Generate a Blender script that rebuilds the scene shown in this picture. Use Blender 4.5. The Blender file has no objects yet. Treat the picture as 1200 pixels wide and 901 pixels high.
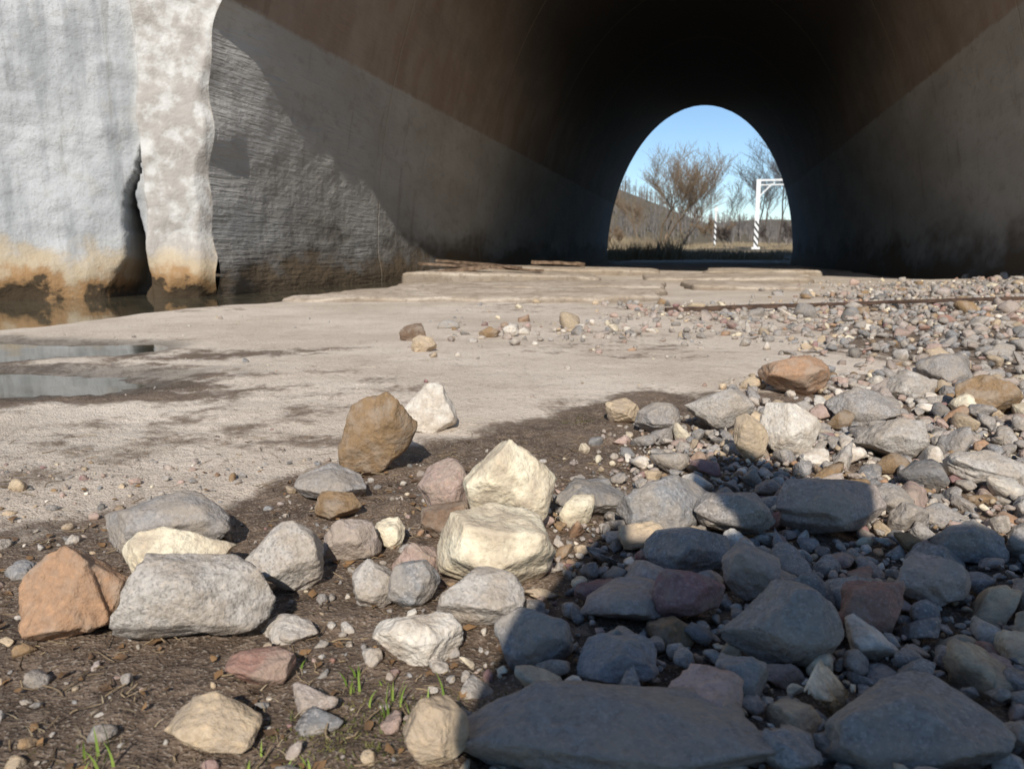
import bpy, bmesh, math, random
import numpy as np
from mathutils import Vector
R=math.radians
rng=np.random.default_rng(7); random.seed(7)
sc=bpy.context.scene
sc.view_settings.view_transform='Standard'; sc.view_settings.look='None'; sc.view_settings.exposure=0
TH=R(13.7); CT,ST=math.cos(TH),math.sin(TH)
def to_uv(X,Y): return X*CT-Y*ST, X*ST+Y*CT
def to_xy(u,v): return u*CT+v*ST, -u*ST+v*CT
# ---------------------------------------------------------------- numpy noise
_tab=rng.random((256,256))
def vn(x,y):
    x=np.asarray(x,float); y=np.asarray(y,float)
    xi=np.floor(x).astype(int); yi=np.floor(y).astype(int); fx=x-xi; fy=y-yi
    fx=fx*fx*(3-2*fx); fy=fy*fy*(3-2*fy)
    a=_tab[xi%256,yi%256]; b=_tab[(xi+1)%256,yi%256]; c=_tab[xi%256,(yi+1)%256]; d=_tab[(xi+1)%256,(yi+1)%256]
    return (a*(1-fx)+b*fx)*(1-fy)+(c*(1-fx)+d*fx)*fy
def fbm(x,y,s=1.0,o=4,seed=0):
    t=0;a=.5;n=0
    for i in range(o):
        t=t+a*vn(np.asarray(x)*s+17.3*seed+5.1*i,np.asarray(y)*s+9.7*seed+3.3*i); n+=a; a*=.5; s*=2.03
    return t/n
def ss(x,a,b):
    t=np.clip((np.asarray(x,float)-a)/(b-a),0,1); return t*t*(3-2*t)
# ---------------------------------------------------------------- mesh helpers
def link(o): sc.collection.objects.link(o); return o
def mesh_np(name,V,F,mat=None,smooth=True,attrs=None,cols=None):
    me=bpy.data.meshes.new(name)
    V=np.asarray(V,dtype=np.float32); F=np.asarray(F,dtype=np.int32)
    k=F.shape[1]
    me.vertices.add(len(V)); me.vertices.foreach_set('co',V.ravel())
    me.loops.add(F.size); me.loops.foreach_set('vertex_index',F.ravel())
    me.polygons.add(len(F)); me.polygons.foreach_set('loop_start',np.arange(len(F),dtype=np.int32)*k)
    me.polygons.foreach_set('loop_total',np.full(len(F),k,dtype=np.int32))
    me.update(calc_edges=True)
    me.polygons.foreach_set('use_smooth',np.full(len(F),smooth,dtype=bool))
    if attrs:
        for n,a in attrs.items():
            at=me.attributes.new(n,'FLOAT','POINT'); at.data.foreach_set('value',np.asarray(a,dtype=np.float32))
    if cols is not None:
        at=me.attributes.new('Col','FLOAT_COLOR','POINT'); at.data.foreach_set('color',np.asarray(cols,dtype=np.float32).ravel())
    if mat: me.materials.append(mat)
    return link(bpy.data.objects.new(name,me))
def gridfaces(nr,nc,flip=False):
    i=np.arange(nr-1)[:,None]*nc+np.arange(nc-1)[None,:]
    i=i.ravel()
    f=np.stack([i,i+1,i+nc+1,i+nc],1)
    return f[:,::-1] if flip else f
def tubes(name,P0,P1,R0,R1,mat,n=4,cols=None,make=True):
    P0=np.asarray(P0,float);P1=np.asarray(P1,float);R0=np.asarray(R0,float);R1=np.asarray(R1,float)
    d=P1-P0; d/=np.linalg.norm(d,axis=1)[:,None]+1e-9
    ref=np.where(np.abs(d[:,2:3])>.9,np.array([[1.,0,0]]),np.array([[0,0,1.]]))
    a=np.cross(d,ref); a/=np.linalg.norm(a,axis=1)[:,None]+1e-9; b=np.cross(d,a)
    V=[]
    for k in range(n):
        t=2*math.pi*k/n; V.append(P0+(a*math.cos(t)+b*math.sin(t))*R0[:,None])
    for k in range(n):
        t=2*math.pi*k/n; V.append(P1+(a*math.cos(t)+b*math.sin(t))*R1[:,None])
    V=np.stack(V,1).reshape(-1,3); base=np.arange(len(P0))*2*n; F=[]
    for k in range(n):
        k2=(k+1)%n; F.append(np.stack([base+k,base+k2,base+n+k2,base+n+k],1))
    F=np.concatenate(F)
    if not make: return V,F
    return mesh_np(name,V,F,mat)
# ---------------------------------------------------------------- node helpers
class NT:
    def __init__(s,name):
        s.m=bpy.data.materials.new(name); s.m.use_nodes=True; s.t=s.m.node_tree
        s.b=s.t.nodes['Principled BSDF']; s.b.inputs['Specular IOR Level'].default_value=.3
    def n(s,ty,**k):
        x=s.t.nodes.new(ty)
        for a,v in k.items(): setattr(x,a,v)
        return x
    def set(s,inp,v):
        if hasattr(v,'is_linked') or isinstance(v,bpy.types.NodeSocket): s.t.links.new(v,inp)
        else: inp.default_value=v
    def pos(s): return s.n('ShaderNodeNewGeometry').outputs['Position']
    def obj(s): return s.n('ShaderNodeTexCoord').outputs['Object']
    def attr(s,n,o='Fac'): return s.n('ShaderNodeAttribute',attribute_name=n).outputs[o]
    def mp(s,v,scale=(1,1,1),loc=(0,0,0)):
        x=s.n('ShaderNodeMapping'); s.set(x.inputs[0],v); x.inputs['Scale'].default_value=scale; x.inputs['Location'].default_value=loc; return x.outputs[0]
    def noise(s,v,sc=1,det=4,rough=.55,o='Fac'):
        x=s.n('ShaderNodeTexNoise'); s.set(x.inputs['Vector'],v); x.inputs['Scale'].default_value=sc; x.inputs['Detail'].default_value=det; x.inputs['Roughness'].default_value=rough; return x.outputs[o]
    def vor(s,v,sc=1,o='Distance',f='F1'):
        x=s.n('ShaderNodeTexVoronoi',feature=f); s.set(x.inputs['Vector'],v); x.inputs['Scale'].default_value=sc; return x.outputs[o]
    def ramp(s,f,a,b,va=0.,vb=1.):
        x=s.n('ShaderNodeMapRange',interpolation_type='SMOOTHSTEP'); s.set(x.inputs[0],f)
        for i,v in zip((1,2,3,4),(a,b,va,vb)): x.inputs[i].default_value=v
        return x.outputs[0]
    def math(s,op,a,b=0.,c=None):
        x=s.n('ShaderNodeMath',operation=op); s.set(x.inputs[0],a); s.set(x.inputs[1],b)
        if c is not None: s.set(x.inputs[2],c)
        return x.outputs[0]
    def mix(s,f,a,b,bt='MIX'):
        x=s.n('ShaderNodeMix',data_type='RGBA',blend_type=bt)
        s.set(x.inputs[0],f)
        for i,v in ((6,a),(7,b)):
            if isinstance(v,tuple): v=(*v,1) if len(v)==3 else v
            s.set(x.inputs[i],v)
        return x.outputs[2]
    def sep(s,v):
        x=s.n('ShaderNodeSeparateXYZ'); s.set(x.inputs[0],v); return x.outputs
    def bump(s,h,dist=.01,st=1.,nrm=None):
        x=s.n('ShaderNodeBump'); s.set(x.inputs['Height'],h); x.inputs['Distance'].default_value=dist; x.inputs['Strength'].default_value=st
        if nrm is not None: s.set(x.inputs['Normal'],nrm)
        return x.outputs[0]
    def out(s,col,rough=.9,nrm=None):
        if isinstance(col,tuple): col=(*col,1)
        s.set(s.b.inputs['Base Color'],col); s.set(s.b.inputs['Roughness'],rough)
        if nrm is not None: s.set(s.b.inputs['Normal'],nrm)
        return s.m
# ---------------------------------------------------------------- materials
def m_ground():
    k=NT('ground_concrete_and_dirt'); p=k.pos()
    n1=k.noise(p,1.6,3); n2=k.noise(p,9,4,.65); n3=k.noise(p,75,2,.65); n4=k.noise(p,330,1,.6)
    con=k.mix(k.ramp(n1,.35,.65),(.53,.44,.345),(.66,.565,.46))
    con=k.mix(k.ramp(n2,.50,.68,0,.5),con,(.40,.315,.24))
    con=k.mix(k.ramp(n3,.57,.70,0,.5),con,(.27,.21,.16))
    con=k.mix(k.ramp(n3,.42,.30,0,.4),con,(.70,.62,.52))
    con=k.mix(k.ramp(n4,.60,.70,0,.6),con,(.22,.175,.135))
    dirt=k.mix(k.ramp(n2,.35,.65),(.092,.062,.041),(.16,.112,.077))
    dirt=k.mix(k.ramp(n3,.50,.66,0,.6),dirt,(.24,.175,.125))
    dirt=k.mix(k.ramp(n3,.42,.32,0,.5),dirt,(.052,.036,.026))
    dirt=k.mix(k.ramp(n4,.58,.66,0,.7),dirt,(.34,.28,.22))
    m=k.math('ADD',k.attr('dirt'),k.math('MULTIPLY',k.math('SUBTRACT',n2,.5),1.3))
    m=k.math('ADD',m,k.math('MULTIPLY',k.math('SUBTRACT',n3,.5),.4))
    mk=k.ramp(m,.34,.68)
    c=k.mix(mk,con,dirt)
    wet=k.attr('wet'); c=k.mix(k.math('MULTIPLY',wet,.72),c,(.038,.028,.019))
    fld=k.attr('field')
    fc=k.mix(k.ramp(n1,.35,.65),(.155,.12,.075),(.085,.075,.045))
    fc=k.mix(k.ramp(n2,.5,.7),fc,(.24,.185,.12))
    c=k.mix(fld,c,fc)
    h=k.math('ADD',k.math('MULTIPLY',n3,.8),k.math('MULTIPLY',n4,.5)); h=k.math('ADD',h,k.math('MULTIPLY',n2,.8))
    return k.out(c,k.ramp(wet,0,1,.92,.35),k.bump(h,.007,.9))
def m_stone():
    k=NT('stone'); p=k.pos(); base=k.attr('Col','Color'); spk=k.attr('speck')
    n1=k.noise(p,30,3,.65); n2=k.noise(p,150,3,.65)
    c=k.mix(k.ramp(n1,.3,.7,0,.7),base,k.mix(1.,base,(.68,.58,.49),'MULTIPLY'))
    c=k.mix(k.ramp(n2,.50,.70,0,.6),c,k.mix(1.,c,(1.45,1.38,1.28),'MULTIPLY'))
    v=k.vor(p,520,'Color'); sv=k.sep(v)[0]
    c=k.mix(k.math('MULTIPLY',spk,k.ramp(sv,.74,.82,0,.45)),c,(.09,.085,.08))
    c=k.mix(k.math('MULTIPLY',spk,k.ramp(sv,.20,.12,0,.5)),c,(.52,.46,.41))
    c=k.mix(k.ramp(n2,.46,.36,0,.35),c,k.mix(1.,c,(.5,.44,.38),'MULTIPLY'))
    du=k.ramp(n1,.42,.66,.04,.45)
    c=k.mix(du,c,(.42,.355,.28))
    h=k.math('ADD',k.math('MULTIPLY',n1,1.0),k.math('MULTIPLY',n2,.6))
    return k.out(c,.92,k.bump(h,.005,1.))
def m_tunnel():
    k=NT('tunnel_concrete'); o=k.obj(); x,y,z=k.sep(o)
    n1=k.noise(k.mp(o,(.6,.35,.9)),1.6,3,.6); n2=k.noise(k.mp(o,(1,.8,1.3)),5,4,.68)
    stre=k.noise(k.mp(o,(1.4,1.0,.45)),1.4,3,.6)
    grey=k.mix(k.ramp(n1,.3,.7),(.37,.35,.315),(.47,.455,.425))
    grey=k.mix(k.ramp(n2,.52,.72,0,.5),grey,(.28,.25,.215))
    br=k.mix(k.ramp(stre,.35,.65),(.29,.22,.17),(.36,.295,.24))
    br=k.mix(k.ramp(n1,.45,.7,0,.6),br,(.23,.195,.165))
    br=k.mix(k.ramp(n2,.56,.74,0,.4),br,(.40,.335,.27))
    soot_falloff=k.math('MULTIPLY',k.ramp(z,2.6,4.6),k.ramp(y,7.5,16,.15,.96))  # crown soot, with the vault's light falloff over depth painted in
    br=k.mix(soot_falloff,br,(.052,.048,.046))
    line=k.ramp(x,-1.,1.,2.30,2.75)
    d=k.math('SUBTRACT',z,line); d=k.math('ADD',d,k.math('MULTIPLY',k.math('SUBTRACT',n2,.5),.10))
    c=k.mix(k.ramp(d,-.02,.03),grey,br)
    c=k.mix(k.ramp(y,14,30,0,.7),c,(.11,.10,.095))  # deep walls darkened too, daylight falloff put into the colour
    f=k.math('ADD',z,k.math('MULTIPLY',k.math('SUBTRACT',n1,.5),1.5)); f=k.math('ADD',f,k.math('MULTIPLY',k.math('SUBTRACT',n2,.5),.7))
    c=k.mix(k.ramp(f,.80,.10,0,.8),c,(.09,.065,.040))
    c=k.mix(k.ramp(f,.30,.05,0,.5),c,(.18,.11,.045))
    dr=k.noise(k.mp(o,(5,5,.15)),1.2,2,.6); c=k.mix(k.ramp(dr,.60,.74,0,.25),c,(.12,.09,.07))
    jm=k.math('ABSOLUTE',k.math('SUBTRACT',k.math('FRACT',k.math('DIVIDE',k.math('ADD',y,2.1),4.6)),.5))
    jn=k.ramp(jm,.005,.0015); c=k.mix(k.math('MULTIPLY',jn,.4),c,(.45,.38,.28))
    bd2=k.noise(k.mp(o,(1,1.0,14)),2.0,3,.6)
    near=k.math('MULTIPLY',k.ramp(y,11,7.5),k.ramp(n1,.42,.58,.25,1.))
    h=k.math('ADD',k.math('MULTIPLY',bd2,k.math('ADD',.05,k.math('MULTIPLY',near,1.0))),k.math('MULTIPLY',n2,.95))
    h=k.math('SUBTRACT',h,k.math('MULTIPLY',jn,.4))
    return k.out(c,.92,k.bump(h,.032,.8))
def m_portal():
    k=NT('painted_portal_concrete'); o=k.obj(); x,y,z=k.sep(o)
    n1=k.noise(o,1.1,4,.6); n2=k.noise(o,6,4,.6); n3=k.noise(o,45,2,.65); st=k.noise(k.mp(o,(2.5,2.5,.3)),2.2,3,.65)
    c=k.mix(k.ramp(n1,.35,.65),(.36,.365,.36),(.49,.49,.48))
    c=k.mix(k.ramp(st,.44,.64,0,.85),c,(.285,.29,.29))
    c=k.mix(k.ramp(n2,.54,.70,0,.45),c,(.40,.375,.335))
    c=k.mix(k.ramp(n3,.58,.70,0,.45),c,(.25,.235,.215))
    st2=k.noise(k.mp(o,(9,9,.25)),1.3,3,.6); c=k.mix(k.ramp(st2,.60,.70,0,.4),c,(.20,.185,.16))
    col=k.ramp(x,-4.52,-4.36); c=k.mix(col,c,k.mix(k.ramp(n2,.36,.60),(.58,.56,.52),(.38,.345,.305)))
    zz=k.math('ADD',z,k.math('MULTIPLY',k.math('SUBTRACT',n2,.5),.55)); zz=k.math('ADD',zz,k.math('MULTIPLY',k.math('SUBTRACT',n1,.5),.6))
    c=k.mix(k.ramp(zz,.46,.22,0,.75),c,(.43,.32,.18))
    c=k.mix(k.ramp(zz,.22,.08,0,.85),c,(.30,.16,.06))
    c=k.mix(k.ramp(zz,.06,.0,0,.95),c,(.05,.035,.02))
    c=k.mix(k.attr('cav_shade'),c,(.09,.08,.065))  # shade inside the crevice, painted dark into the wall colour
    h=k.math('ADD',k.math('MULTIPLY',n2,.9),k.math('MULTIPLY',n3,.18))
    h=k.math('ADD',h,k.math('MULTIPLY',n1,2.))
    return k.out(c,.85,k.bump(h,.04,.65))
def m_simple(name,c1,c2,sc=8,rough=.85,bd=.004,det=3):
    k=NT(name); p=k.pos(); n=k.noise(p,sc,det,.65)
    m=k.out(k.mix(k.ramp(n,.35,.65),c1,c2),rough,k.bump(n,bd*2,.7) if bd else None)
    return m
def m_water():
    k=NT('water'); k.b.inputs['Specular IOR Level'].default_value=.5; k.b.inputs['IOR'].default_value=1.33
    p=k.pos(); n=k.noise(p,6,2,.5); c=k.mix(k.ramp(n,.35,.65),(.06,.055,.038),(.10,.085,.055))
    return k.out(c,.03,k.bump(n,.002,.25))
MG,MS,MT,MP,MW=m_ground(),m_stone(),m_tunnel(),m_portal(),m_water()
# ---------------------------------------------------------------- terrain
UC=-.35; A=3.70; B=6.1; V0=5.9; V1=33.5
def puddle(X,Y):
    n=fbm(X,Y,3.2,4,3)-.5
    a=1-np.sqrt(((X+1.75)/.62)**2+((Y-2.50)/.26)**2)
    b=1-np.sqrt(((X+1.35)/.55)**2+((Y-1.88)/.25)**2)
    return np.clip(np.maximum(a,b)+n*1.1,-1,1)
def dirtmask(X,Y):
    yb=np.interp(X,[-3,-.6,-.36,-.3,-.14,.1,.5,1.5,3],[.80,.88,.95,1.10,1.36,1.50,1.7,2.1,2.3])
    n=fbm(X,Y,2.5,4,5)-.5
    d=ss(yb-Y+n*.34,-.16,.14)
    s1=np.exp(-(((X+1.0)/.75)**2+((Y-1.62-.25*(X+1))/.22)**2))*.58
    s2=np.exp(-(((X+.85)/.42)**2+((Y-2.35-.35*(X+.85))/.18)**2))*.70
    s3=np.exp(-(((X+.45)/.40)**2+((Y-1.30)/.22)**2))*.48
    s4=.40*ss(fbm(X,Y,1.1,3,66),.54,.70)
    g=gravel_den(X,Y)*.70
    m=np.maximum.reduce([d,s1,s2,s3,s4,g]); m=m+.40*ss(puddle(X,Y),-.70,-.05)
    return np.clip(m,0,1)
def gravel_den(X,Y):
    xl=np.interp(Y,[0,.45,.85,1.0,1.35,1.5,2.0,2.6,3.3,4.5,6,9],[-.04,-.04,-.10,.03,.17,.40,.72,.85,.95,1.35,2.0,3.2])
    n=(fbm(X,Y,3,3,8)-.5)*.5*np.clip(Y*.5,.3,2)
    d=ss(X-xl+n,-.06,.22+.10*Y)
    d=d*(1-.62*ss(Y,1.9,3.2)*ss(fbm(X,Y,1.6,3,88),.60,.36))
    b=.50*np.exp(-((Y-3.0-.1*X)/.34)**2)*ss(X,-.35,.1)
    b2=.60*np.exp(-((Y-3.9)/.6)**2)*ss(X,.3,.9)
    return np.clip(np.maximum.reduce([d,b,b2])*(1-ss(Y,7.0,9.0)),0,1)
def H(X,Y):
    X=np.asarray(X,float);Y=np.asarray(Y,float)
    u,v=to_uv(X,Y)
    z=(fbm(X,Y,1.2,3,1)-.5)*.02+(fbm(X,Y,14,3,2)-.5)*.006
    dm=dirtmask(X,Y)
    z=z+dm*((fbm(X,Y,30,3,4)-.5)*.016-.004)
    z=z-.022*ss(puddle(X,Y),-.25,.35)*(np.abs(Y-2.1)<1.6)
    ue=-2.72+(fbm(v,v*0,.9,3,6)-.5)*.5+.35*ss(v,4,5)-.8*ss(v,8,12)
    inside=ss(v,-1,.5)*(1-ss(v,34,36))
    z=z-.16*ss(ue-u,-.02,.22)*inside*(1-ss(-u,9,11))
    ur=2.35+(fbm(v,v*0,.8,3,9)-.5)*.4
    z=z-.14*ss(u-ur,0,.25)*ss(v,9.5,11)*(1-ss(v,34,36))*(1-ss(u,5,6))
    z=z+.07*ss(u,1.2,3.2)*ss(v,4.0,7)*(1-ss(v,8.5,10.5))
    z=z+.55*ss(v,36,50)*(.6+.8*fbm(X,Y,.12,3,11))+.5*ss(v,50,75)
    hill=17*np.exp(-(((X-6)/34)**2+((Y-185)/45)**2))+10*np.exp(-(((X-85)/50)**2+((Y-260)/50)**2))+12*np.exp(-(((X+110)/70)**2+((Y-170)/70)**2))
    return z+hill*ss(Y,80,140)*(1+.1*(fbm(X,Y,.05,3,12)-.5))
def axis_fine(a,b,st,far_lo,far_hi,g):
    c=list(np.arange(a,b,st)); s=st; x=c[-1]
    while x<far_hi: s*=g; x+=s; c.append(x)
    s=st; x=c[0]; lo=[]
    while x>far_lo: s*=g; x-=s; lo.append(x)
    return np.array(lo[::-1]+c)
gx=axis_fine(-1.1,1.4,.010,-400,400,1.05)
gy=axis_fine(.3,2.0,.010,-60,620,1.024)
X,Y=np.meshgrid(gx,gy); Z=H(X,Y); U,Vv=to_uv(X,Y)
dm=dirtmask(X,Y)
wet=np.clip(ss(puddle(X,Y),-.45,.0)*(np.abs(Y-2.1)<1.3)*.9+ss(-Z,.03,.07)*(Y<40)+.35*(1-ss(Y,.35,.9))*fbm(X,Y,4,3,13)*dm,0,1)
wet=np.maximum(wet,.5*ss(fbm(X,Y,2.2,3,19),.50,.66)*dm*(Y<1.6)*(1-ss(gravel_den(X,Y),.2,.6)))
wet=np.maximum(wet,.45*ss(fbm(X,Y,.9,4,14),.45,.65)*ss(Vv,9,20)*(1-ss(Vv,33,35)))
fld=ss(Vv,33,36)+ss(-Vv,4,8)+ss(np.abs(U),11,13)
ground=mesh_np('ground',np.stack([X,Y,Z],-1).reshape(-1,3),gridfaces(len(gy),len(gx)),MG,True,
   attrs=dict(dirt=dm.ravel(),wet=wet.ravel(),field=np.clip(fld,0,1).ravel()))
def sheet(name,pts,z,mat,n=1):
    V=[(*p,z) for p in pts]; return mesh_np(name,V,[list(range(len(pts)))],mat,False)
sheet('stream_water',[to_xy(-6.5,0.2),to_xy(-1.6,0.2),to_xy(-1.6,35),to_xy(-4.2,35)],-.055,MW)
sheet('stream_water',[to_xy(1.9,9.5),to_xy(3.7,9.5),to_xy(3.7,35),to_xy(1.9,35)],-.050,MW)
sheet('puddle_water',[(-2.6,1.45),(-.65,1.45),(-.75,2.9),(-2.6,2.9)],-.0125,MW)
# ---------------------------------------------------------------- tunnel barrel
zs_low=np.array([-.35,-.15])
ph=np.concatenate([np.linspace(0,.5,46),np.linspace(.5,math.pi-.5,60)[1:],np.linspace(math.pi-.5,math.pi,46)[1:]])
def wob(z): return .045*np.sin(z*2.3+.6)+.03*np.sin(z*5.1+1)+.02*np.sin(z*11.)
vs=np.concatenate([np.arange(V0,11,.05),np.arange(11,V1+.01,.25)])
prof_u=np.concatenate([[UC-A,UC-A],UC-A*np.cos(ph),[UC+A,UC+A]]); prof_z=np.concatenate([zs_low,B*np.sin(ph),zs_low[::-1]])
PU,PV=np.meshgrid(prof_u,vs); PZ,_=np.meshgrid(prof_z,vs)
side=np.sign(PU-UC)
dn=(fbm(PV+PZ*.3,PZ*1.0,.8,2,21)-.5)*.020+(fbm(PV*1.0,PZ*1.8,4,3,22)-.5)*.024*(1-ss(PV,9,12))
lo=np.exp(-((PZ-.0)/.25)**2)*.05
fade=ss(PV-V0,0,.25)
off=(dn+lo)*fade*(1-ss(PZ,5,6))
PU2=PU-side*off+np.where(side<0,wob(PZ)*(1-ss(PV-V0,0,.8))*(1-ss(PZ,4,6)),0)
V=np.stack([PU2,PV,PZ],-1).reshape(-1,3)
tun=bpy.data.objects.new('tunnel',None); link(tun); tun.rotation_euler=(0,0,-TH)
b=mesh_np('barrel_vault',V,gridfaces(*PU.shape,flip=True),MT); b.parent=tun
def vfront(u):
    return np.interp(u,[-60,-12,-4.44,-4.40,-4.0,3.5,3.95,12,60],[-6,-1.15,5.66,5.62,5.9,5.9,5.6,.5,-4])
def ztop(u): return 8.5-4.6*ss(np.abs(u),5.5,12)
zr=np.concatenate([np.arange(-.3,3.2,.022),np.arange(3.2,6.1,.12),[6.1,6.6,7.2,7.9,8.5]])
sl=np.concatenate([np.arange(0,1.6,.012),np.arange(1.6,9,.2)])
for sd in (-1,1):
    Sg,Zg=np.meshgrid(sl,zr)
    hw=A*np.sqrt(np.clip(1-(np.clip(Zg,0,B)/B)**2,0,1))
    Ug=UC+sd*(hw+Sg); cav_shade=Ug*0
    if sd<0: Ug=Ug+wob(Zg)*(1-ss(Zg,4,6))*(1-ss(Sg,.0,.5))
    Vg=vfront(Ug); 
    Zt=Zg*ztop(Ug)/8.5
    Zt=np.where(Zg>0,Zt,Zg)
    if sd<0:
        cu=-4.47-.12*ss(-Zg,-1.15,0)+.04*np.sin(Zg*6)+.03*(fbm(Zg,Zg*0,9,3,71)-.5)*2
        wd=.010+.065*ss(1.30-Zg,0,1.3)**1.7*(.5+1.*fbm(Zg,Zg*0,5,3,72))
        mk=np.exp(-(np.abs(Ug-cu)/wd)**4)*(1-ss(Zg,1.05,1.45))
        cav_shade=np.clip(mk*1.1,0,1)*ss(Sg,.0,.05)*(.2+.75*ss(1.2-Zg,0,.6))
        dent=.022*np.exp(-((Ug+4.46+.03*np.sin(Zg*6))/.055)**2)
        e=ss(Sg,.0,.06)
        Vg=Vg+dent-e*((fbm(Ug,Zg,1.4,4,31)-.5)*.16+(fbm(Ug,Zg,6,3,32)-.5)*.045)
        Vg=Vg-.10*np.exp(-((Zg-.12)/.16)**2)*ss(np.abs(Ug+4.5),.1,.3)*(.4+1.2*fbm(Ug,Zg*0,2.5,3,77))
        Vg=Vg+.05*(1-ss(Sg,0,.06))
        Vg=Vg-.10*ss(Ug,-4.54,-4.36)*(1-ss(Zg,.9,2.1))*ss(Sg,0,.05)
        nd=mk*(.10+.38*ss(1.35-Zg,0,.8)); Vg=Vg+nd; Ug=Ug-nd*.45
    V=np.stack([Ug,Vg,Zt],-1).reshape(-1,3)
    o=mesh_np('headwall_left' if sd<0 else 'headwall_right',V,gridfaces(*Ug.shape,flip=(sd>0)),MP,attrs=dict(cav_shade=cav_shade.ravel())); o.parent=tun
Zg,Sg=np.meshgrid(np.linspace(-.3,8.5,50),np.linspace(0,9,12),indexing='ij')
for sd in (-1,1):
    hw=A*np.sqrt(np.clip(1-(np.clip(Zg,0,B)/B)**2,0,1)); Ug=UC+sd*(hw+Sg)
    o=mesh_np('exit_headwall',np.stack([Ug,Ug*0+V1,Zg],-1).reshape(-1,3),gridfaces(*Ug.shape,flip=(sd<0)),MP); o.parent=tun
MGR=m_simple('dry_turf',(.13,.10,.05),(.20,.155,.09),1.5,.95,.03)
ug=np.linspace(-60,60,121); vg=np.linspace(-6,48,109)
Ug,Vg=np.meshgrid(ug,vg)
zf=ztop(Ug)*(1-ss(np.abs(Ug),12,18))+.55*(Vg-vfront(Ug)-.15); 
zb=np.where(np.abs(Ug)<8.5,np.where(Vg>V1-.1,-1,9),.7*(44-Vg))
Zg=np.minimum(np.minimum(zf-.12,zb),8.3)+.15*(fbm(Ug,Vg,.5,3,41)-.5)
Zg=np.where(Vg<vfront(Ug)+.12,-1.5,Zg)
F=gridfaces(*Ug.shape); zz=Zg.ravel(); keep=(zz[F].min(1)>-.9)
o=mesh_np('railway_embankment',np.stack([Ug,Vg,Zg],-1).reshape(-1,3),F[keep],MGR); o.rotation_euler=(0,0,-TH)
# ---------------------------------------------------------------- broken slabs
def m_slab():
    k=NT('slab_concrete'); p=k.pos(); n1=k.noise(p,2.2,3); n2=k.noise(p,12,3,.65); n3=k.noise(p,80,2,.6)
    c=k.mix(k.ramp(n1,.35,.65),(.41,.325,.24),(.56,.47,.37)); c=k.mix(k.ramp(n2,.48,.66,0,.8),c,(.28,.215,.155)); c=k.mix(k.ramp(n3,.55,.66,0,.5),c,(.20,.155,.115))
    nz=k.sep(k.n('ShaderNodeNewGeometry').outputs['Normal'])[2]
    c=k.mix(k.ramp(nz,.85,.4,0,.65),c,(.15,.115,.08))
    return k.out(c,.92,k.bump(k.math('ADD',n2,k.math('MULTIPLY',n3,.4)),.02,.8))
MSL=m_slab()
def slab(name,pts,z,th,tilt=0,seed=0):
    r=random.Random(seed); P=[]
    n=len(pts); nx=ny=0
    for i in range(n):
        a=pts[i]; b_=pts[(i+1)%n]; L=math.dist(a,b_); m=max(2,int(L/.07))
        for j in range(m):
            t=j/m; nx=nx*.75+r.gauss(0,.018); ny=ny*.8+r.gauss(0,.035)
            P.append((a[0]*(1-t)+b_[0]*t+nx,a[1]*(1-t)+b_[1]*t+ny))
    for _ in range(2): P=[((P[i-1][0]+2*P[i][0]+P[(i+1)%len(P)][0])/4,(P[i-1][1]+2*P[i][1]+P[(i+1)%len(P)][1])/4) for i in range(len(P))]
    cx=sum(p[0] for p in P)/len(P); cy=sum(p[1] for p in P)/len(P); N=len(P); V=[];F=[]
    rings=[(0,0),(.0,.55),(.012,.85),(.04,.97),(.3,1.02),(.65,1.03),(1,1.03)]
    for (t,h) in rings:
        for p in P:
            x=p[0]+(cx-p[0])*t; y=p[1]+(cy-p[1])*t
            V.append((x,y,z+th*h+tilt*(x-cx)+(float(fbm(x,y,5,3,seed))-.5)*.028*(t>0)))
    for a in range(len(rings)-1):
        for i in range(N): F.append((a*N+i,a*N+(i+1)%N,(a+1)*N+(i+1)%N,(a+1)*N+i))
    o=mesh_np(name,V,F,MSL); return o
slab('concrete_slab',[(-1.52,4.95),(-.6,4.80),(.55,4.92),(.95,5.05),(1.2,6.2),(.2,6.35),(-1.25,6.2)],-.05,.082,.004,1)
slab('concrete_slab',[(-1.05,6.45),(.1,6.6),(1.2,6.3),(1.5,7.7),(.2,8.0),(-1.1,7.6)],-.05,.080,.012,2)
slab('concrete_slab',[(1.5,6.5),(2.3,6.2),(2.7,7.8),(1.7,8.0)],-.05,.085,-.02,12)
slab('concrete_slab',[(-1.15,8.3),(.0,8.6),(.9,8.4),(1.1,10.3),(-.9,10.4)],-.05,.13,-.026,3)
slab('concrete_slab',[(1.4,8.5),(3.1,8.1),(3.6,10.0),(1.7,10.6)],-.05,.10,.014,4)
slab('concrete_slab',[(-.7,10.9),(2.0,10.9),(2.4,13),(-.3,13.3)],-.05,.14,-.02,5)
slab('concrete_slab',[(2.7,11),(4.2,10.8),(4.9,13.4),(3.3,13.6)],-.05,.12,.014,6)
MWD=m_simple('weathered_wood',(.10,.065,.04),(.22,.15,.10),14,.9,.004)
MSHD=m_simple('edge_shadow_dark',(.05,.03,.02),(.10,.06,.04),20,.8,.002)  # dark tone for the bar that draws the slab edge shadow
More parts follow.
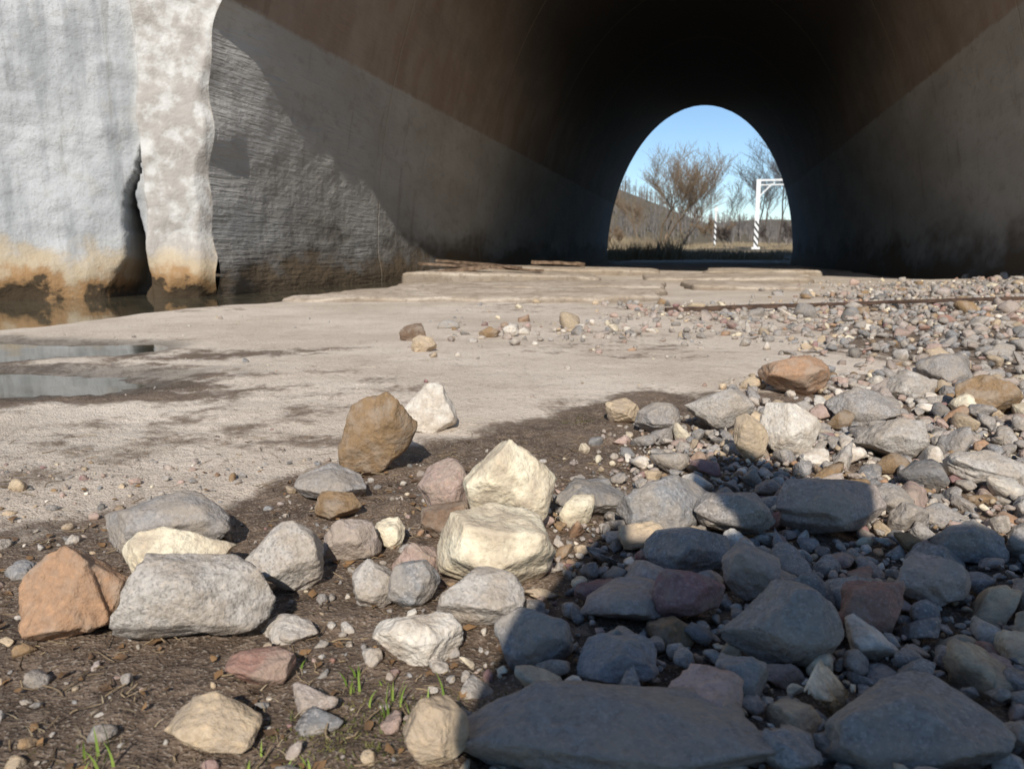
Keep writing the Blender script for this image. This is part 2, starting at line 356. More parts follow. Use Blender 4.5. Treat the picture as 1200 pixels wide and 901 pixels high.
def plank(name,a,b_,w,h,mat=None):
    a=Vector(a);b_=Vector(b_); d=b_-a; L=d.length
    bm=bmesh.new(); bmesh.ops.create_cube(bm,size=1)
    bmesh.ops.scale(bm,vec=(L,w,h),verts=bm.verts)
    bmesh.ops.subdivide_edges(bm,edges=[e for e in bm.edges if abs((e.verts[0].co-e.verts[1].co).x)>L*.5],cuts=8)
    for v_ in bm.verts: v_.co.z+=random.gauss(0,h*.08)-.02*(v_.co.x/L)**2; v_.co.y+=random.gauss(0,w*.06)
    bmesh.ops.bevel(bm,geom=bm.edges[:],offset=h*.12,segments=1,affect='EDGES')
    me=bpy.data.meshes.new(name); bm.to_mesh(me); bm.free(); me.materials.append(mat or MWD)
    o=link(bpy.data.objects.new(name,me)); o.location=(a+b_)/2; o.rotation_euler=d.to_track_quat('X','Z').to_euler(); return o
plank('wooden_plank',(-1.05,8.9,.19),(.35,9.3,.105),.16,.03)
plank('wooden_plank',(-1.0,8.6,.06),(-.25,8.9,.16),.10,.05)
plank('wooden_plank',(-.9,9.6,.22),(.1,9.0,.14),.09,.03)
plank('wooden_plank',(.3,12.2,.17),(1.1,12.0,.14),.10,.05)
plank('edge_shadow_bar',(.80,4.10,.012),(3.2,4.70,.045),.03,.02,MSHD)  # thin dark bar added in place of a slab edge's shadow line
# ---------------------------------------------------------------- stones
_ico={}
def ico(s):
    if s not in _ico:
        bm=bmesh.new(); bmesh.ops.create_icosphere(bm,subdivisions=s,radius=1); bm.verts.ensure_lookup_table()
        V=np.array([v_.co[:] for v_ in bm.verts]); F=np.array([[v_.index for v_ in f.verts] for f in bm.faces]); bm.free()
        V/=np.linalg.norm(V,axis=1)[:,None]; _ico[s]=(V,F)
    return _ico[s]
def rock(seed,sub,npl=13,p=30,rough=.03,hmin=.55):
    r=np.random.default_rng(seed); D,F=ico(sub)
    n=r.normal(size=(npl,3)); 
    for _ in range(6):
        n/=np.linalg.norm(n,axis=1)[:,None]
        df=n[:,None]-n[None]; ds=(df**2).sum(-1)+.05
        n=n+.06*(df/ds[...,None]**1.5).sum(1)
    n/=np.linalg.norm(n,axis=1)[:,None]
    h=r.uniform(hmin,1.0,npl)
    Dj=D+.05*np.sin(D@r.normal(size=(3,3))*6+r.uniform(0,6,3))+.03*np.sin(D@r.normal(size=(3,3))*14+r.uniform(0,6,3))
    Dj/=np.linalg.norm(Dj,axis=1)[:,None]
    q=np.clip(Dj@n.T/h,0,None)
    rad=(q**p).sum(1)**(-1/p)
    n2=r.normal(size=(16,3)); n2/=np.linalg.norm(n2,axis=1)[:,None]; 
    pos=D*rad[:,None]
    for m in n2:
        dd=pos@m; lim=dd.max()*r.uniform(.80,.95); ex=np.clip(dd-lim,0,None); pos=pos-m*ex[:,None]*.97
    f=0
    for k in range(9):
        fr=2.6*1.4**k; w=r.normal(size=3); w/=np.linalg.norm(w)
        w2=r.normal(size=3)*fr*.6
        f=f+np.sin(D@(w*fr*1.6)+r.uniform(0,6)+1.4*np.sin(D@w2))/(fr**.75)
    V=pos*(1+rough*f)[:,None]
    for _ in range(2):
        m=r.normal(size=3); m/=np.linalg.norm(m); m3=np.cross(m,r.normal(size=3)); m3/=np.linalg.norm(m3)
        st=1/(1+np.exp(-((V@m3)-r.uniform(-.2,.3))*45)); V=V-m*(np.clip(V@m-.2,0,1)*st*r.uniform(.10,.28))[:,None]
    V-= (V.max(0)+V.min(0))/2; V/=(V.max(0)-V.min(0))/2
    return V,F
def rotm(a,b_,c):
    ca,sa=math.cos(a),math.sin(a);cb,sb=math.cos(b_),math.sin(b_);cc,sc_=math.cos(c),math.sin(c)
    return np.array([[cc,-sc_,0],[sc_,cc,0],[0,0,1]])@np.array([[cb,0,sb],[0,1,0],[-sb,0,cb]])@np.array([[1,0,0],[0,ca,-sa],[0,sa,ca]])
PAL=dict(grey=(.285,.265,.245),lgrey=(.42,.385,.34),blue=(.245,.245,.245),dark=(.18,.175,.17),pink=(.42,.305,.255),red=(.30,.165,.125),
  maroon=(.25,.14,.135),brown=(.25,.16,.08),dbrown=(.17,.108,.068),orange=(.36,.215,.125),tan=(.48,.375,.25),cream=(.70,.62,.46),white=(.66,.605,.52),pgrey=(.37,.31,.27))
heroes=[]
def hero(name,X_,Y_,W,Hh,dr,col,spk,rz=0,seed=0,z=0,tilt=0,npl=13,p=30,rough=.022):
    heroes.append((name,X_,Y_,W,Hh,dr,col,spk,rz,seed,z,tilt,npl,max(p,90),rough))
hero('brown_rock',-.192,1.05,.112,.112,.8,'brown',.1,.3,1,0,.35,10,34,.03)
hero('limestone_rock',-.144,1.33,.094,.078,.85,'white',.1,.2,2,0,.2,12,12,.03)
hero('limestone_rock',-.004,.800,.104,.100,.75,'cream',0,.1,31,.004,.25,9,24,.035)
hero('limestone_rock',-.014,.665,.116,.070,.9,'cream',0,.2,4,0,0,10,24,.035)
hero('gneiss_rock',-.372,.775,.150,.056,.6,'grey',.4,.15,5,0,-.1,11,20)
hero('limestone_rock',-.324,.70,.105,.052,.7,'cream',.1,-.1,6,0,.1,12,20)
hero('orange_rock',-.354,.577,.084,.070,.8,'orange',.1,.4,7,0,.2,10,24)
hero('granite_rock',-.254,.565,.124,.068,.75,'lgrey',.9,.1,8,0,.05,12,16)
hero('granite_rock',-.212,.672,.072,.060,.8,'lgrey',.9,-.2,9,0,-.2,12,16)
hero('gneiss_rock',-.232,.935,.095,.045,.8,'grey',.6,.2,10,0,.1,12,16)
hero('brown_rock',-.206,.87,.058,.034,.8,'brown',.2,0,11)
hero('pink_granite_rock',-.080,.886,.070,.058,.8,'pink',.5,0,12,.004)
hero('brown_rock',-.071,.81,.060,.042,.8,'dbrown',.1,0,13)
hero('pink_granite_rock',-.166,.743,.060,.044,.9,'pgrey',.4,.5,14)
hero('limestone_rock',-.132,.785,.036,.032,.9,'cream',0,0,15)
hero('granite_rock',-.128,.645,.046,.044,.9,'lgrey',.8,1,16,0,.3)
hero('granite_rock',-.088,.640,.048,.040,.9,'blue',.8,.3,17,0)
hero('pink_granite_rock',-.094,.715,.052,.036,.9,'pink',.5,.3,171,0)
hero('granite_rock',-.028,.600,.074,.042,.8,'lgrey',.7,.2,18,0)
hero('limestone_rock',-.074,.548,.070,.040,.7,'white',.1,-.15,19,0,.1,12,20)
hero('red_sandstone_rock',-.185,.514,.052,.024,.8,'red',.2,0,20)
hero('limestone_rock',-.193,.447,.064,.030,.7,'tan',.3,0,21)
hero('sandstone_slab_rock',.058,.405,.200,.038,.40,'grey',.3,.02,22,0,0,9,30,.015)
hero('limestone_rock',-.046,.418,.042,.042,.9,'tan',.1,.2,23)
hero('granite_rock',.205,.53,.086,.056,.8,'grey',.5,-.3,24,.008)
hero('granite_rock',.250,.412,.115,.044,.6,'grey',.5,-.4,25,0,.1)
hero('maroon_rock',.146,.597,.062,.042,.8,'maroon',.3,.1,26,.006)
hero('granite_rock',.236,.777,.088,.046,.8,'grey',.9,.1,27,.008)
hero('granite_rock',.166,.80,.106,.060,.8,'blue',.6,-.2,28,.006)
hero('pink_granite_rock',.342,.78,.118,.054,.7,'pgrey',.6,.1,29,.008)
hero('granite_rock',.168,.69,.084,.040,.8,'blue',.6,.2,30,.005)
hero('gneiss_rock',.092,.87,.088,.038,.8,'dark',.4,0,41,.0)
hero('brown_rock',.212,.634,.054,.048,.8,'pgrey',.3,.6,32,.006)
hero('orange_rock',.603,1.62,.140,.086,.8,'orange',.2,.2,33,0,.1,10,22)
hero('limestone_rock',.42,1.13,.092,.074,.8,'white',.4,.1,34,.004)
hero('limestone_rock',.345,1.095,.050,.062,.8,'tan',.1,.1,35,.004,.3)
hero('granite_rock',.35,1.29,.118,.074,.8,'lgrey',.8,.3,36,0,.2)
hero('granite_rock',.25,1.29,.080,.048,.8,'grey',.6,0,37)
hero('limestone_rock',.202,1.37,.068,.040,.8,'tan',.3,0,38)
hero('granite_rock',.565,1.09,.102,.056,.8,'lgrey',.8,.2,39,.006)
hero('granite_rock',.616,.96,.105,.046,.8,'lgrey',.8,.0,40,.004)
hero('granite_rock',.63,1.33,.135,.060,.8,'grey',.8,-.1,51,.004)
hero('brown_rock',.90,1.43,.115,.075,.8,'brown',.2,0,42,.002)
hero('granite_rock',.84,1.60,.110,.060,.8,'lgrey',.6,0,43,.0)
hero('granite_rock',1.02,1.78,.13,.07,.8,'grey',.6,0,143,.0)
hero('pink_granite_rock',.290,.577,.060,.040,.8,'red',.3,.2,44,.006)
hero('gneiss_rock',.018,.545,.062,.044,.8,'blue',.5,.4,45,.0)
hero('gneiss_rock',.077,.515,.060,.028,.8,'blue',.3,0,46)
hero('pink_granite_rock',.096,.60,.080,.032,.8,'pgrey',.4,0,47)
hero('gneiss_rock',.156,.485,.042,.034,.8,'blue',.4,0,48,.0)
hero('brown_rock',-.345,2.70,.095,.060,.8,'dbrown',.2,0,49)
hero('limestone_rock',-.272,2.38,.080,.050,.8,'tan',.1,0,50)
hero('brown_rock',-.08,2.80,.080,.040,.8,'brown',.1,0,52)
hero('limestone_rock',-.005,2.84,.060,.042,.8,'white',.1,0,53)
hero('limestone_rock',.113,1.19,.018,.017,.9,'cream',0,0,54)
hero('gneiss_rock',-.182,.585,.05,.018,.7,'lgrey',.6,0,55)
hero('gneiss_rock',-.470,.70,.03,.016,.9,'blue',.4,0,56)
hero('granite_rock',.36,.62,.065,.038,.8,'pgrey',.5,.3,57,.006)
hero('granite_rock',.45,.72,.065,.036,.8,'blue',.5,.3,58,.006)
occ=[]
for (nm,x,y,W,Hh,dr,col,spk,rz,seed,zo,tilt,npl,p,rough) in heroes:
    V,F=rock(seed*13+5,5,npl,p,rough)
    V=V@rotm(0,tilt,rz).T; V/=(V.max(0)-V.min(0))/2
    dep=W*dr; V=V*np.array([W/2,dep/2,Hh/2*1.12])
    cy=y+dep*.42
    g=float(H(x,cy))
    c=np.array(PAL[col])*(1+np.random.default_rng(seed).uniform(-.08,.08))
    ob=mesh_np(nm,V,F,MS,True,attrs=dict(speck=np.full(len(V),spk)),cols=np.tile([*c,1],(len(V),1)))
    ob.location=(x,cy,g+Hh*.5+zo-.003); occ.append((x,cy,min(W,dep)*.5+.2*abs(W-dep),zo))
cell=.05
grid={}
def add(x,y,r):
    grid.setdefault((int(x//cell),int(y//cell)),[]).append((x,y,r))
def hit(x,y,r,k=.80):
    m=int((r+.06)//cell)+1; cx,cy=int(x//cell),int(y//cell)
    for i in range(cx-m,cx+m+1):
        for j in range(cy-m,cy+m+1):
            for (a,b_,q) in grid.get((i,j),()):
                if (a-x)**2+(b_-y)**2<(k*(r+q))**2: return True
    return False
for x,y,r,zo in occ:
    if zo<.03: add(x,y,r*.85)
stones=[]
def scatter(n,xr,yr,smin,smax,pw,k=.8,base=0.):
    xs=rng.uniform(*xr,n); ys=yr[0]+(yr[1]-yr[0])*rng.random(n)
    den=gravel_den(xs,ys)+base
    sz=np.sort(smin*(smax/smin)**(rng.random(n)**pw))[::-1]
    t=rng.random(n); uu,vv=to_uv(xs,ys)
    ok=(t<den)&(np.abs(xs/np.maximum(ys,.2))<.95+.3/np.maximum(ys,.3))&(uu<3.25)&(uu>-2.4)
    for x,y,s_ in zip(xs[ok],ys[ok],sz[ok]):
        if hit(x,y,s_/2,k): continue
        add(x,y,s_/2); stones.append((x,y,s_))
scatter(2600,(-.25,1.6),(.3,1.9),.022,.050,1.9,.76)
scatter(10000,(-.3,1.7),(.3,1.9),.010,.024,1.2,.72)
scatter(22000,(-.3,1.3),(.3,1.4),.004,.011,1.0,.76)
scatter(2600,(-.6,5),(1.9,8.5),.035,.10,3.0)
scatter(11000,(-.6,4.5),(1.9,7.5),.014,.042,1.2)
scatter(6000,(-.75,.3),(.33,1.15),.0035,.014,2.0,.9,.22)
scatter(260,(-.7,.2),(.33,1.05),.012,.026,1.5,.9,.3)
scatter(1900,(-2.2,1.5),(1.0,4.5),.006,.024,3.,.9,.08)
scatter(400,(-.3,1.8),(2.2,5.0),.012,.045,2.,.9,.35)
vari={s:[rock(900+i+s*50,s,int(6+i%5),90,.015,.42) for i in range(20)] for s in (2,3,4)}
names=['grey','lgrey','blue','dark','pink','red','maroon','brown','orange','tan','cream','white','pgrey']
wts=np.array([.20,.22,.12,.05,.07,.02,.02,.05,.02,.08,.045,.055,.14]); wts/=wts.sum()
allV=[];allF=[];allC=[];allS=[];offv=0
for (x,y,s_) in stones:
    px=s_/max(y,.3)*800
    lv=4 if px>40 else (3 if px>10 else 2)
    V,F=vari[lv][rng.integers(20)]
    fl=rng.uniform(.4,.8)
    dims=np.array([1,rng.uniform(.6,.95),fl])*s_/2*1.18
    M=rotm(rng.normal(0,.35),rng.normal(0,.35),rng.uniform(0,6.28))
    W=(V*dims)@M.T
    z0=float(H(x,y)); lift=rng.uniform(.12,.40)*s_*fl+ (rng.random()*.008*float(gravel_den(x,y)))
    W=W+np.array([x,y,z0+lift])
    nm=names[rng.choice(len(names),p=wts)]; c=np.array(PAL[nm])*rng.uniform(.75,1.2)
    allV.append(W);allF.append(F+offv);offv+=len(V);allC.append(np.tile([*c,1],(len(V),1)));allS.append(np.full(len(V),.7 if nm in('grey','lgrey','pgrey','blue') else .15))
print('stones',len(stones),'verts',offv)
mesh_np('gravel',np.concatenate(allV),np.concatenate(allF),MS,True,attrs=dict(speck=np.concatenate(allS)),cols=np.concatenate(allC))
# ---------------------------------------------------------------- litter: twigs and leaf scraps
P0=[];P1=[];R0=[];R1=[]
for i in range(1500):
    y=random.uniform(.34,1.3); x=random.uniform(-.75,.25)*max(y,.5)**.5
    if random.random()>float(dirtmask(x,y))*.9: continue
    L=random.choice([.006,.01,.014,.02,.03])*random.uniform(.6,1.3); a=random.uniform(0,6.28); z=float(H(x,y))+.0012
    p=Vector((x,y,z)); rr=random.uniform(.0003,.0008)
    for s_ in range(3):
        a+=random.gauss(0,.35); q_=p+Vector((math.cos(a)*L/3,math.sin(a)*L/3,random.uniform(-.0005,.0022)))
        P0.append(p);P1.append(q_);R0.append(rr);R1.append(rr*.8); p=q_
tubes('twig_litter',P0,P1,R0,R1,m_simple('twig',(.09,.06,.035),(.30,.22,.13),25,.9,0,1),4)
V=[];F=[]
for i in range(420):
    y=random.uniform(.34,1.1); x=random.uniform(-.7,.15)*max(y,.5)**.5
    if random.random()>float(dirtmask(x,y)): continue
    s_=random.uniform(.0015,.0045); a=random.uniform(0,6.28); z=float(H(x,y))+.002; k0=len(V)
    for j in range(6):
        t=a+j*1.047; r_=s_*(1 if j%3 else 1.7)*random.uniform(.7,1.1); V.append((x+r_*math.cos(t),y+r_*math.sin(t),z+random.uniform(-.001,.0025)))
    F+= [(k0,k0+1,k0+2,k0+3),(k0,k0+3,k0+4,k0+5)]
mesh_np('leaf_litter',V,F,m_simple('dead_leaf',(.10,.06,.035),(.27,.155,.07),40,.8,0,1))
# ---------------------------------------------------------------- grass tufts
def m_leaf(name,c1,c2):
    k=NT(name); p=k.pos()
    return k.out(k.mix(k.ramp(k.noise(p,30,1),.35,.65),c1,c2),.6)
MGS=m_leaf('fresh_grass',(.13,.21,.03),(.27,.35,.07)); MDG=m_leaf('dead_grass',(.20,.155,.095),(.31,.245,.155)); MMO=m_leaf('moss',(.07,.08,.02),(.16,.14,.05))
def tuft(name,x,y,n,hgt,spread,mat,w=.0016,lean=.5):
    V=[];F=[]
    for i in range(n):
        a=random.uniform(0,6.28); r=spread*math.sqrt(random.random()); bx=x+r*math.cos(a); by=y+r*math.sin(a); z=float(H(bx,by))-.002
        h=hgt*random.uniform(.35,1); l=lean*random.uniform(.1,1)*h; la=random.uniform(0,6.28); wa=random.uniform(0,3.14)
        dx,dy=math.cos(wa)*w,math.sin(wa)*w
        k0=len(V)
        for j in range(5):
            t=j/4; ww=(1-t**1.5)*1.0+.03
            cx=bx+math.cos(la)*l*t*t; cy=by+math.sin(la)*l*t*t; cz=z+h*(t-.18*lean*t*t)
            V+= [(cx-dx*ww,cy-dy*ww,cz),(cx+dx*ww,cy+dy*ww,cz)]
        for j in range(4): F.append((k0+2*j,k0+2*j+1,k0+2*j+3,k0+2*j+2))
    return mesh_np(name,V,F,mat)
for (x,y,n,h) in [(-.086,.500,14,.026),(-.11,.530,9,.022),(-.055,.495,8,.022),(.005,.475,9,.024),(-.255,.435,9,.028),(-.125,.425,12,.020),(-.15,.44,6,.016),(-.16,.56,4,.015)]:
    tuft('grass_tuft',x,y,n,h,.016,MGS,.0010)
for (x,y) in [(-.10,.50),(-.13,.47),(-.02,.49),(-.09,.46),(-.28,.42),(-.11,.44),(-.07,.48),(.20,1.42),(.12,1.40)]:
    tuft('moss_patch',x,y,200,.006,.034,MMO,.0010,.9)
for (x,y) in [(-.12,.48),(-.06,.47),(-.22,.42),(-.16,.52),(-.3,.5),(-.27,.47)]: tuft('dead_grass_tuft',x,y,22,.016,.04,MDG,.0006,1.8)
# ---------------------------------------------------------------- trees beyond the tunnel
MBK=m_simple('bark_pale',(.19,.13,.08),(.27,.195,.125),3,.9,0,1); MBD=m_simple('bark_dark',(.075,.06,.05),(.125,.10,.085),3,.9,0,1)
def tree(name,x,y,h,mat,seed,stems=3,spread=.5,twr=.010,kids=1.):
    r=random.Random(seed); P0=[];P1=[];R0=[];R1=[]
    def br(p,d,L,rad,lv):
        n=4 if lv<3 else 3
        for i in range(n):
            q=p+d*(L/n); r1=rad*(1-.16)
            P0.append(p);P1.append(q);R0.append(rad);R1.append(max(r1,twr*.6))
            p=q; rad=r1
            d=(d+Vector((r.gauss(0,.13),r.gauss(0,.13),r.gauss(.05,.07)))).normalized()
            if lv<4 and (i>0 or lv>0):
                for _ in range(2 if (lv in(1,2,3) and r.random()<kids) else 1):
                    a=r.uniform(0,6.28); ax=Vector((math.cos(a),math.sin(a),r.uniform(.1,.8)))
                    nd=(d*.85+ax*r.uniform(.35,.65)).normalized()
                    br(p,nd,L*r.uniform(.5,.68),max(rad*.5,twr),lv+1)
    z=float(H(x,y))-.1
    for s_ in range(stems):
        a=r.uniform(0,6.28); d=Vector((math.cos(a)*spread*.5,math.sin(a)*spread*.5,1)).normalized()
        br(Vector((x+r.gauss(0,.3),y+r.gauss(0,.3),z)),d,h*.62,h*.011,0)
    V,F=tubes(name,P0,P1,R0,R1,None,3,make=False)
    zmax=V[:,2].max(); V[:,2]=z+(V[:,2]-z)*h/(zmax-z)
    return mesh_np(name,V,F,mat)
def at(b_,Y_): return b_*Y_
tree('willow_tree',at(.182,60),60,8.2,MBK,1,3,.9,.011,kids=.8)
tree('willow_tree',at(.212,66),66,8.0,MBK,2,3,.8,.011,kids=.8)
tree('willow_tree',at(.160,74),74,5.4,MBK,3,2,.8,.010,kids=.6)
tree('birch_tree',at(.305,84),84,11.5,MBD,5,1,.3,.012,kids=.8)
tree('birch_tree',at(.330,80),80,11.8,MBD,6,1,.3,.012,kids=.8)
tree('birch_tree',at(.283,92),92,9.0,MBD,7,1,.3,.012,kids=.7)
tree('birch_tree',at(.318,95),95,12.5,MBD,13,1,.3,.012,kids=.8)
tree('birch_tree',at(.345,88),88,12.0,MBD,14,1,.3,.012,kids=.7)
tree('shrub',at(.255,75),75,2.6,MBK,9,3,1.2,kids=.6)
tree('shrub',at(.275,62),62,1.8,MBD,10,3,1.2,kids=.6)
tree('shrub',at(.14,58),58,1.8,MBK,11,3,1.2,kids=.6)
tree('shrub',at(.33,60),60,2.4,MBD,12,3,1.2,kids=.6)
P0=[];P1=[];R0=[];R1=[]
r=random.Random(5)
for i in range(1000):
    y=r.uniform(115,215); x=y*r.uniform(.02,.5); z=float(H(x,y)); h=r.uniform(1.8,4.2)
    P0.append((x,y,z));P1.append((x,y,z+h));R0.append(.09);R1.append(.02)
    for j in range(20):
        t=r.uniform(.2,.95); a=r.uniform(0,6.28); L=h*.34*(1.15-t)*r.uniform(.5,1.2)
        P0.append((x,y,z+h*t));P1.append((x+L*math.cos(a),y+L*math.sin(a),z+h*t+L*r.uniform(.5,1.2)));R0.append(.03);R1.append(.012)
tubes('distant_trees',P0,P1,R0,R1,m_simple('bark_haze',(.16,.145,.13),(.23,.20,.18),.3,.9,0,1),3)
V=[]
for i in range(22000):
    y=r.uniform(35,75); x=y*r.uniform(.08,.42); V.append((x,y))
V=np.array(V); zz=H(V[:,0],V[:,1]); den=fbm(V[:,0],V[:,1],.35,3,50); kk=(den>.5)|(V[:,0]/V[:,1]<.2); V=V[kk]; zz=zz[kk]; den=den[kk]
n=len(V); h=rng.uniform(.1,.5,n)*(.3+1.2*ss(den,.5,.7))*np.where(V[:,0]/V[:,1]<.21,1.4,.5); a=rng.uniform(0,6.28,n); w=.02
b0=np.stack([V[:,0]-w,V[:,1],zz-.02],1); b1=np.stack([V[:,0]+w,V[:,1],zz-.02],1); tp=np.stack([V[:,0]+np.cos(a)*h*.5,V[:,1]+np.sin(a)*h*.5,zz+h],1)
mesh_np('dry_grass',np.stack([b0,b1,tp],1).reshape(-1,3),np.arange(3*n).reshape(-1,3),MDG)
# ---------------------------------------------------------------- height gauge & marker post
def m_stripe(zt,name):
    k=NT(name); x,y,z=k.sep(k.obj())
    s_=k.math('FRACT',k.math('DIVIDE',k.math('ADD',z,k.math('MULTIPLY',x,1.4)),.42))
    st=k.math('MULTIPLY',k.ramp(s_,.56,.60),k.ramp(z,zt,zt-.05))
    return k.out(k.mix(st,(.78,.78,.76),(.03,.03,.03)),.5)
MST=m_stripe(-.35,'striped_paint'); MWP=m_simple('white_paint',(.72,.72,.70),(.80,.80,.78),4,.5,0,1)
def box(parent,name,c,s,mat,rot=(0,0,0),bev=.012):
    bm=bmesh.new(); bmesh.ops.create_cube(bm,size=1); bmesh.ops.scale(bm,vec=s,verts=bm.verts)
    bmesh.ops.bevel(bm,geom=bm.edges[:],offset=min(bev,min(s)*.3),segments=2,affect='EDGES')
    me=bpy.data.meshes.new(name); bm.to_mesh(me); bm.free(); me.materials.append(mat)
    o=link(bpy.data.objects.new(name,me)); o.location=c; o.rotation_euler=rot; o.parent=parent; return o
gy_=50.; gx_=.3055*gy_
g=link(bpy.data.objects.new('height_gauge_frame',None)); g.location=(gx_,gy_,float(H(gx_,gy_))); g.rotation_euler=(0,0,-.25)
box(g,'post',(0,0,2.1),(.26,.26,4.3),MST)
box(g,'base',(0,0,.02),(.5,.5,.2),MWP)
box(g,'top_beam',(2.6,0,4.18),(5.5,.16,.12),MWP)
box(g,'lower_beam',(2.6,0,3.90),(5.0,.10,.08),MWP)
box(g,'brace',(.45,0,3.60),(1.05,.09,.09),MWP,(0,-.8,0))
box(g,'far_post',(5.2,0,2.05),(.26,.26,4.2),MST)
box(g,'far_brace',(4.75,0,3.60),(1.05,.09,.09),MWP,(0,.8,0))
for i in range(6): box(g,'lattice_%d'%i,(.9+i*.7,0,4.04),(.05,.05,.22),MWP)
q=link(bpy.data.objects.new('marker_post',None)); q.location=(.2540*60,60,float(H(.2540*60,60)))
box(q,'post',(0,0,1.45),(.13,.13,3.0),m_stripe(.6,'striped_paint_marker')); box(q,'plate',(0,-.09,2.75),(.28,.03,.25),MWP)
# ---------------------------------------------------------------- photographer (casts the foreground shadow)
MJ=m_simple('dark_jacket',(.03,.035,.05),(.06,.065,.08),30,.8,.002); MK=m_simple('skin',(.50,.32,.24),(.56,.37,.28),30,.6,.0005); MHR=m_simple('hair',(.04,.025,.015),(.07,.045,.03),200,.6,.001)
pg=link(bpy.data.objects.new('photographer',None))
def skin(name,pts,edges,mat,root=0,sub=2):
    me=bpy.data.meshes.new(name); me.from_pydata([p[:3] for p in pts],edges,[]); o=link(bpy.data.objects.new(name,me)); 
    m=o.modifiers.new('skin','SKIN')
    for i,p in enumerate(pts):
        sv=me.skin_vertices[0].data[i]; sv.radius=(p[3],p[4] if len(p)>4 else p[3]); sv.use_root=(i==root)
    s_=o.modifiers.new('sub','SUBSURF'); s_.levels=sub; s_.render_levels=sub; me.materials.append(mat); o.parent=pg; return o
px_=.215
body=[(px_,-.62,.33,.16),(px_,-.54,.48,.16),(px_,-.42,.61,.17),(px_,-.32,.69,.10),(px_+.005,-.27,.72,.06),
 (px_-.19,-.33,.68,.085),(px_-.25,-.25,.47,.062),(px_-.18,-.08,.34,.045),
 (px_+.19,-.33,.68,.085),(px_+.26,-.25,.47,.062),(px_-.03,-.10,.32,.045),
 (px_-.11,-.60,.30,.11),(px_-.17,-.28,.44,.080),(px_-.16,-.52,.10,.055),(px_-.17,-.36,.05,.045),
 (px_+.11,-.60,.30,.11),(px_+.19,-.28,.44,.080),(px_+.18,-.52,.10,.055),(px_+.19,-.36,.05,.045)]
ed=[(0,1),(1,2),(2,3),(3,4),(2,5),(5,6),(6,7),(2,8),(8,9),(9,10),(0,11),(11,12),(12,13),(13,14),(0,15),(15,16),(16,17),(17,18)]
skin('body',body,ed,MJ)
bm=bmesh.new(); bmesh.ops.create_uvsphere(bm,u_segments=32,v_segments=24,radius=1)
for v_ in bm.verts:
    c=v_.co; s_=1-.22*max(0,-c.z)**1.5; c.x*=.078*s_; c.y*=.098*s_; c.z*=.118
    if c.y>.07 and abs(c.x)<.018 and -.04<c.z<.02: c.y+=.018
me=bpy.data.meshes.new('head'); bm.to_mesh(me); bm.free(); me.materials.append(MK)
for p_ in me.polygons: p_.use_smooth=True
hd=link(bpy.data.objects.new('head',me)); hd.location=(px_+.01,-.21,.765); hd.rotation_euler=(-.5,0,0); hd.parent=pg
bm=bmesh.new(); bmesh.ops.create_uvsphere(bm,u_segments=32,v_segments=24,radius=1)
for v_ in bm.verts:
    c=v_.co; c.x*=.088; c.y*=.106; c.z*=.122; c.y-=.012; c.z+=.012
bmesh.ops.delete(bm,geom=[v_ for v_ in bm.verts if v_.co.z<-.02 and v_.co.y>-.03 or (v_.co.y>.05 and v_.co.z<.05)],context='VERTS')
me=bpy.data.meshes.new('hair'); bm.to_mesh(me); bm.free(); me.materials.append(MHR)
ha=link(bpy.data.objects.new('hair',me)); ha.location=hd.location; ha.rotation_euler=hd.rotation_euler; ha.parent=pg
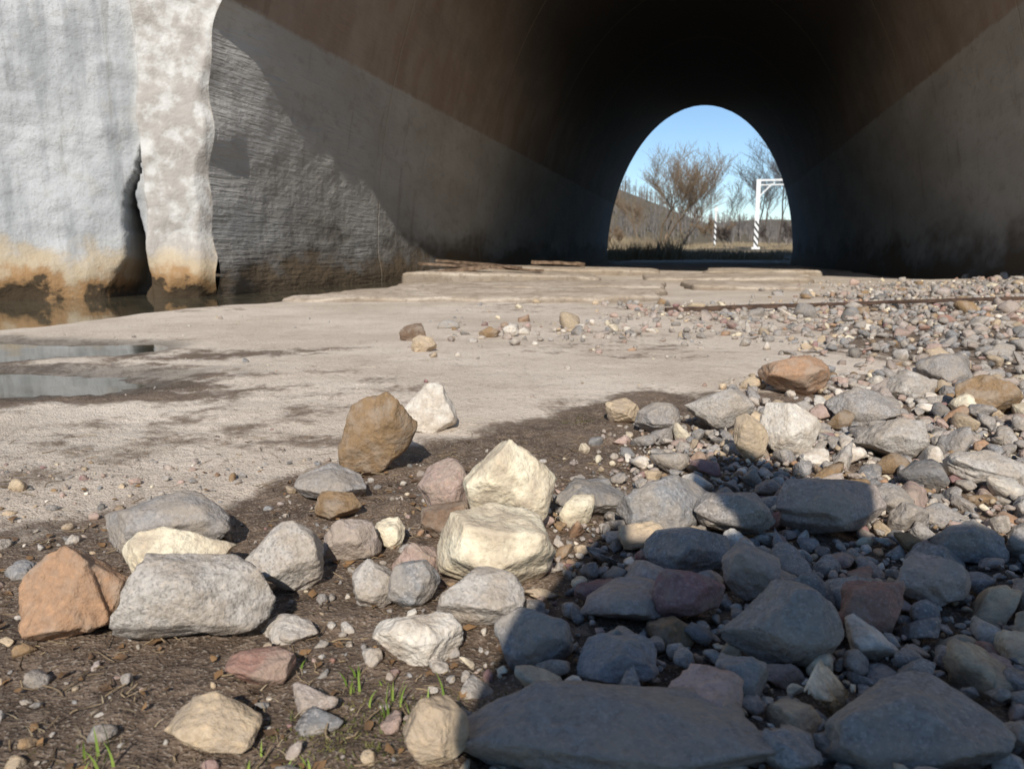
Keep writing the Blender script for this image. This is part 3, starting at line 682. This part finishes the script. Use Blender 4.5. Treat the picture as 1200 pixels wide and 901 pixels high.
for nm,sx in(('eye_l',-.03),('eye_r',.03)):
    bm=bmesh.new(); bmesh.ops.create_uvsphere(bm,u_segments=12,v_segments=8,radius=.012); me=bpy.data.meshes.new(nm); bm.to_mesh(me); bm.free(); me.materials.append(MWP)
    e=link(bpy.data.objects.new(nm,me)); e.parent=hd; e.location=(sx,.084,.0)
    bm=bmesh.new(); bmesh.ops.create_uvsphere(bm,u_segments=12,v_segments=8,radius=.02); bmesh.ops.scale(bm,vec=(.4,.8,1.5),verts=bm.verts); me=bpy.data.meshes.new('ear'); bm.to_mesh(me); bm.free(); me.materials.append(MK)
    e=link(bpy.data.objects.new('ear',me)); e.parent=hd; e.location=(sx*2.6,-.005,-.005)
box(pg,'phone',(.045,-.022,.295),(.155,.009,.075),MBD,bev=.003)
for sd,hx in((-1,-.04),(1,.13)):
    skin('palm',[(body[7 if sd<0 else 10][0],-.09,.33,.028),(hx+sd*.02,-.062,.295,.030,.018),(hx,-.048,.285,.026,.014)],[(0,1),(1,2)],MK)
    for f in range(4):
        zf=.318-.016*f
        skin('finger_%d'%f,[(hx+sd*.012,-.052,zf-.008,.009),(hx+sd*.006,-.036,zf,.0085),(hx-sd*.006,-.031,zf,.008),(hx-sd*(.016-.002*f),-.031,zf,.0065)],[(0,1),(1,2),(2,3)],MK)
    skin('thumb',[(hx+sd*.012,-.060,.275,.011),(hx-sd*.004,-.052,.292,.010),(hx-sd*.018,-.040,.302,.008)],[(0,1),(1,2)],MK)
# ---------------------------------------------------------------- light, sky, camera
EL=R(34.5); az=R(4.2)
w=bpy.data.worlds.new('World'); sc.world=w; w.use_nodes=True; nt=w.node_tree
sky=nt.nodes.new('ShaderNodeTexSky'); sky.sky_type='NISHITA'; sky.sun_disc=False; sky.sun_elevation=EL; sky.sun_rotation=math.pi+az
sky.air_density=1.0; sky.dust_density=.0; sky.ozone_density=5.0
nt.links.new(sky.outputs[0],nt.nodes['Background'].inputs[0]); nt.nodes['Background'].inputs[1].default_value=.12
L=bpy.data.lights.new('sun','SUN'); L.energy=5; L.angle=R(.5); L.color=(1,.95,.875)
so=link(bpy.data.objects.new('sun',L)); so.rotation_euler=Vector((math.sin(az)*math.cos(EL),math.cos(az)*math.cos(EL),-math.sin(EL))).to_track_quat('-Z','Y').to_euler()
cd=bpy.data.cameras.new('camera'); cam=link(bpy.data.objects.new('camera',cd)); cam.location=(0,0,.30); cam.rotation_euler=(R(90-9.47),0,0)
cd.lens=27.6; cd.sensor_width=36; cd.clip_start=.02; cd.clip_end=1500
cd.dof.use_dof=True; cd.dof.focus_distance=1.1; cd.dof.aperture_fstop=13
sc.camera=cam
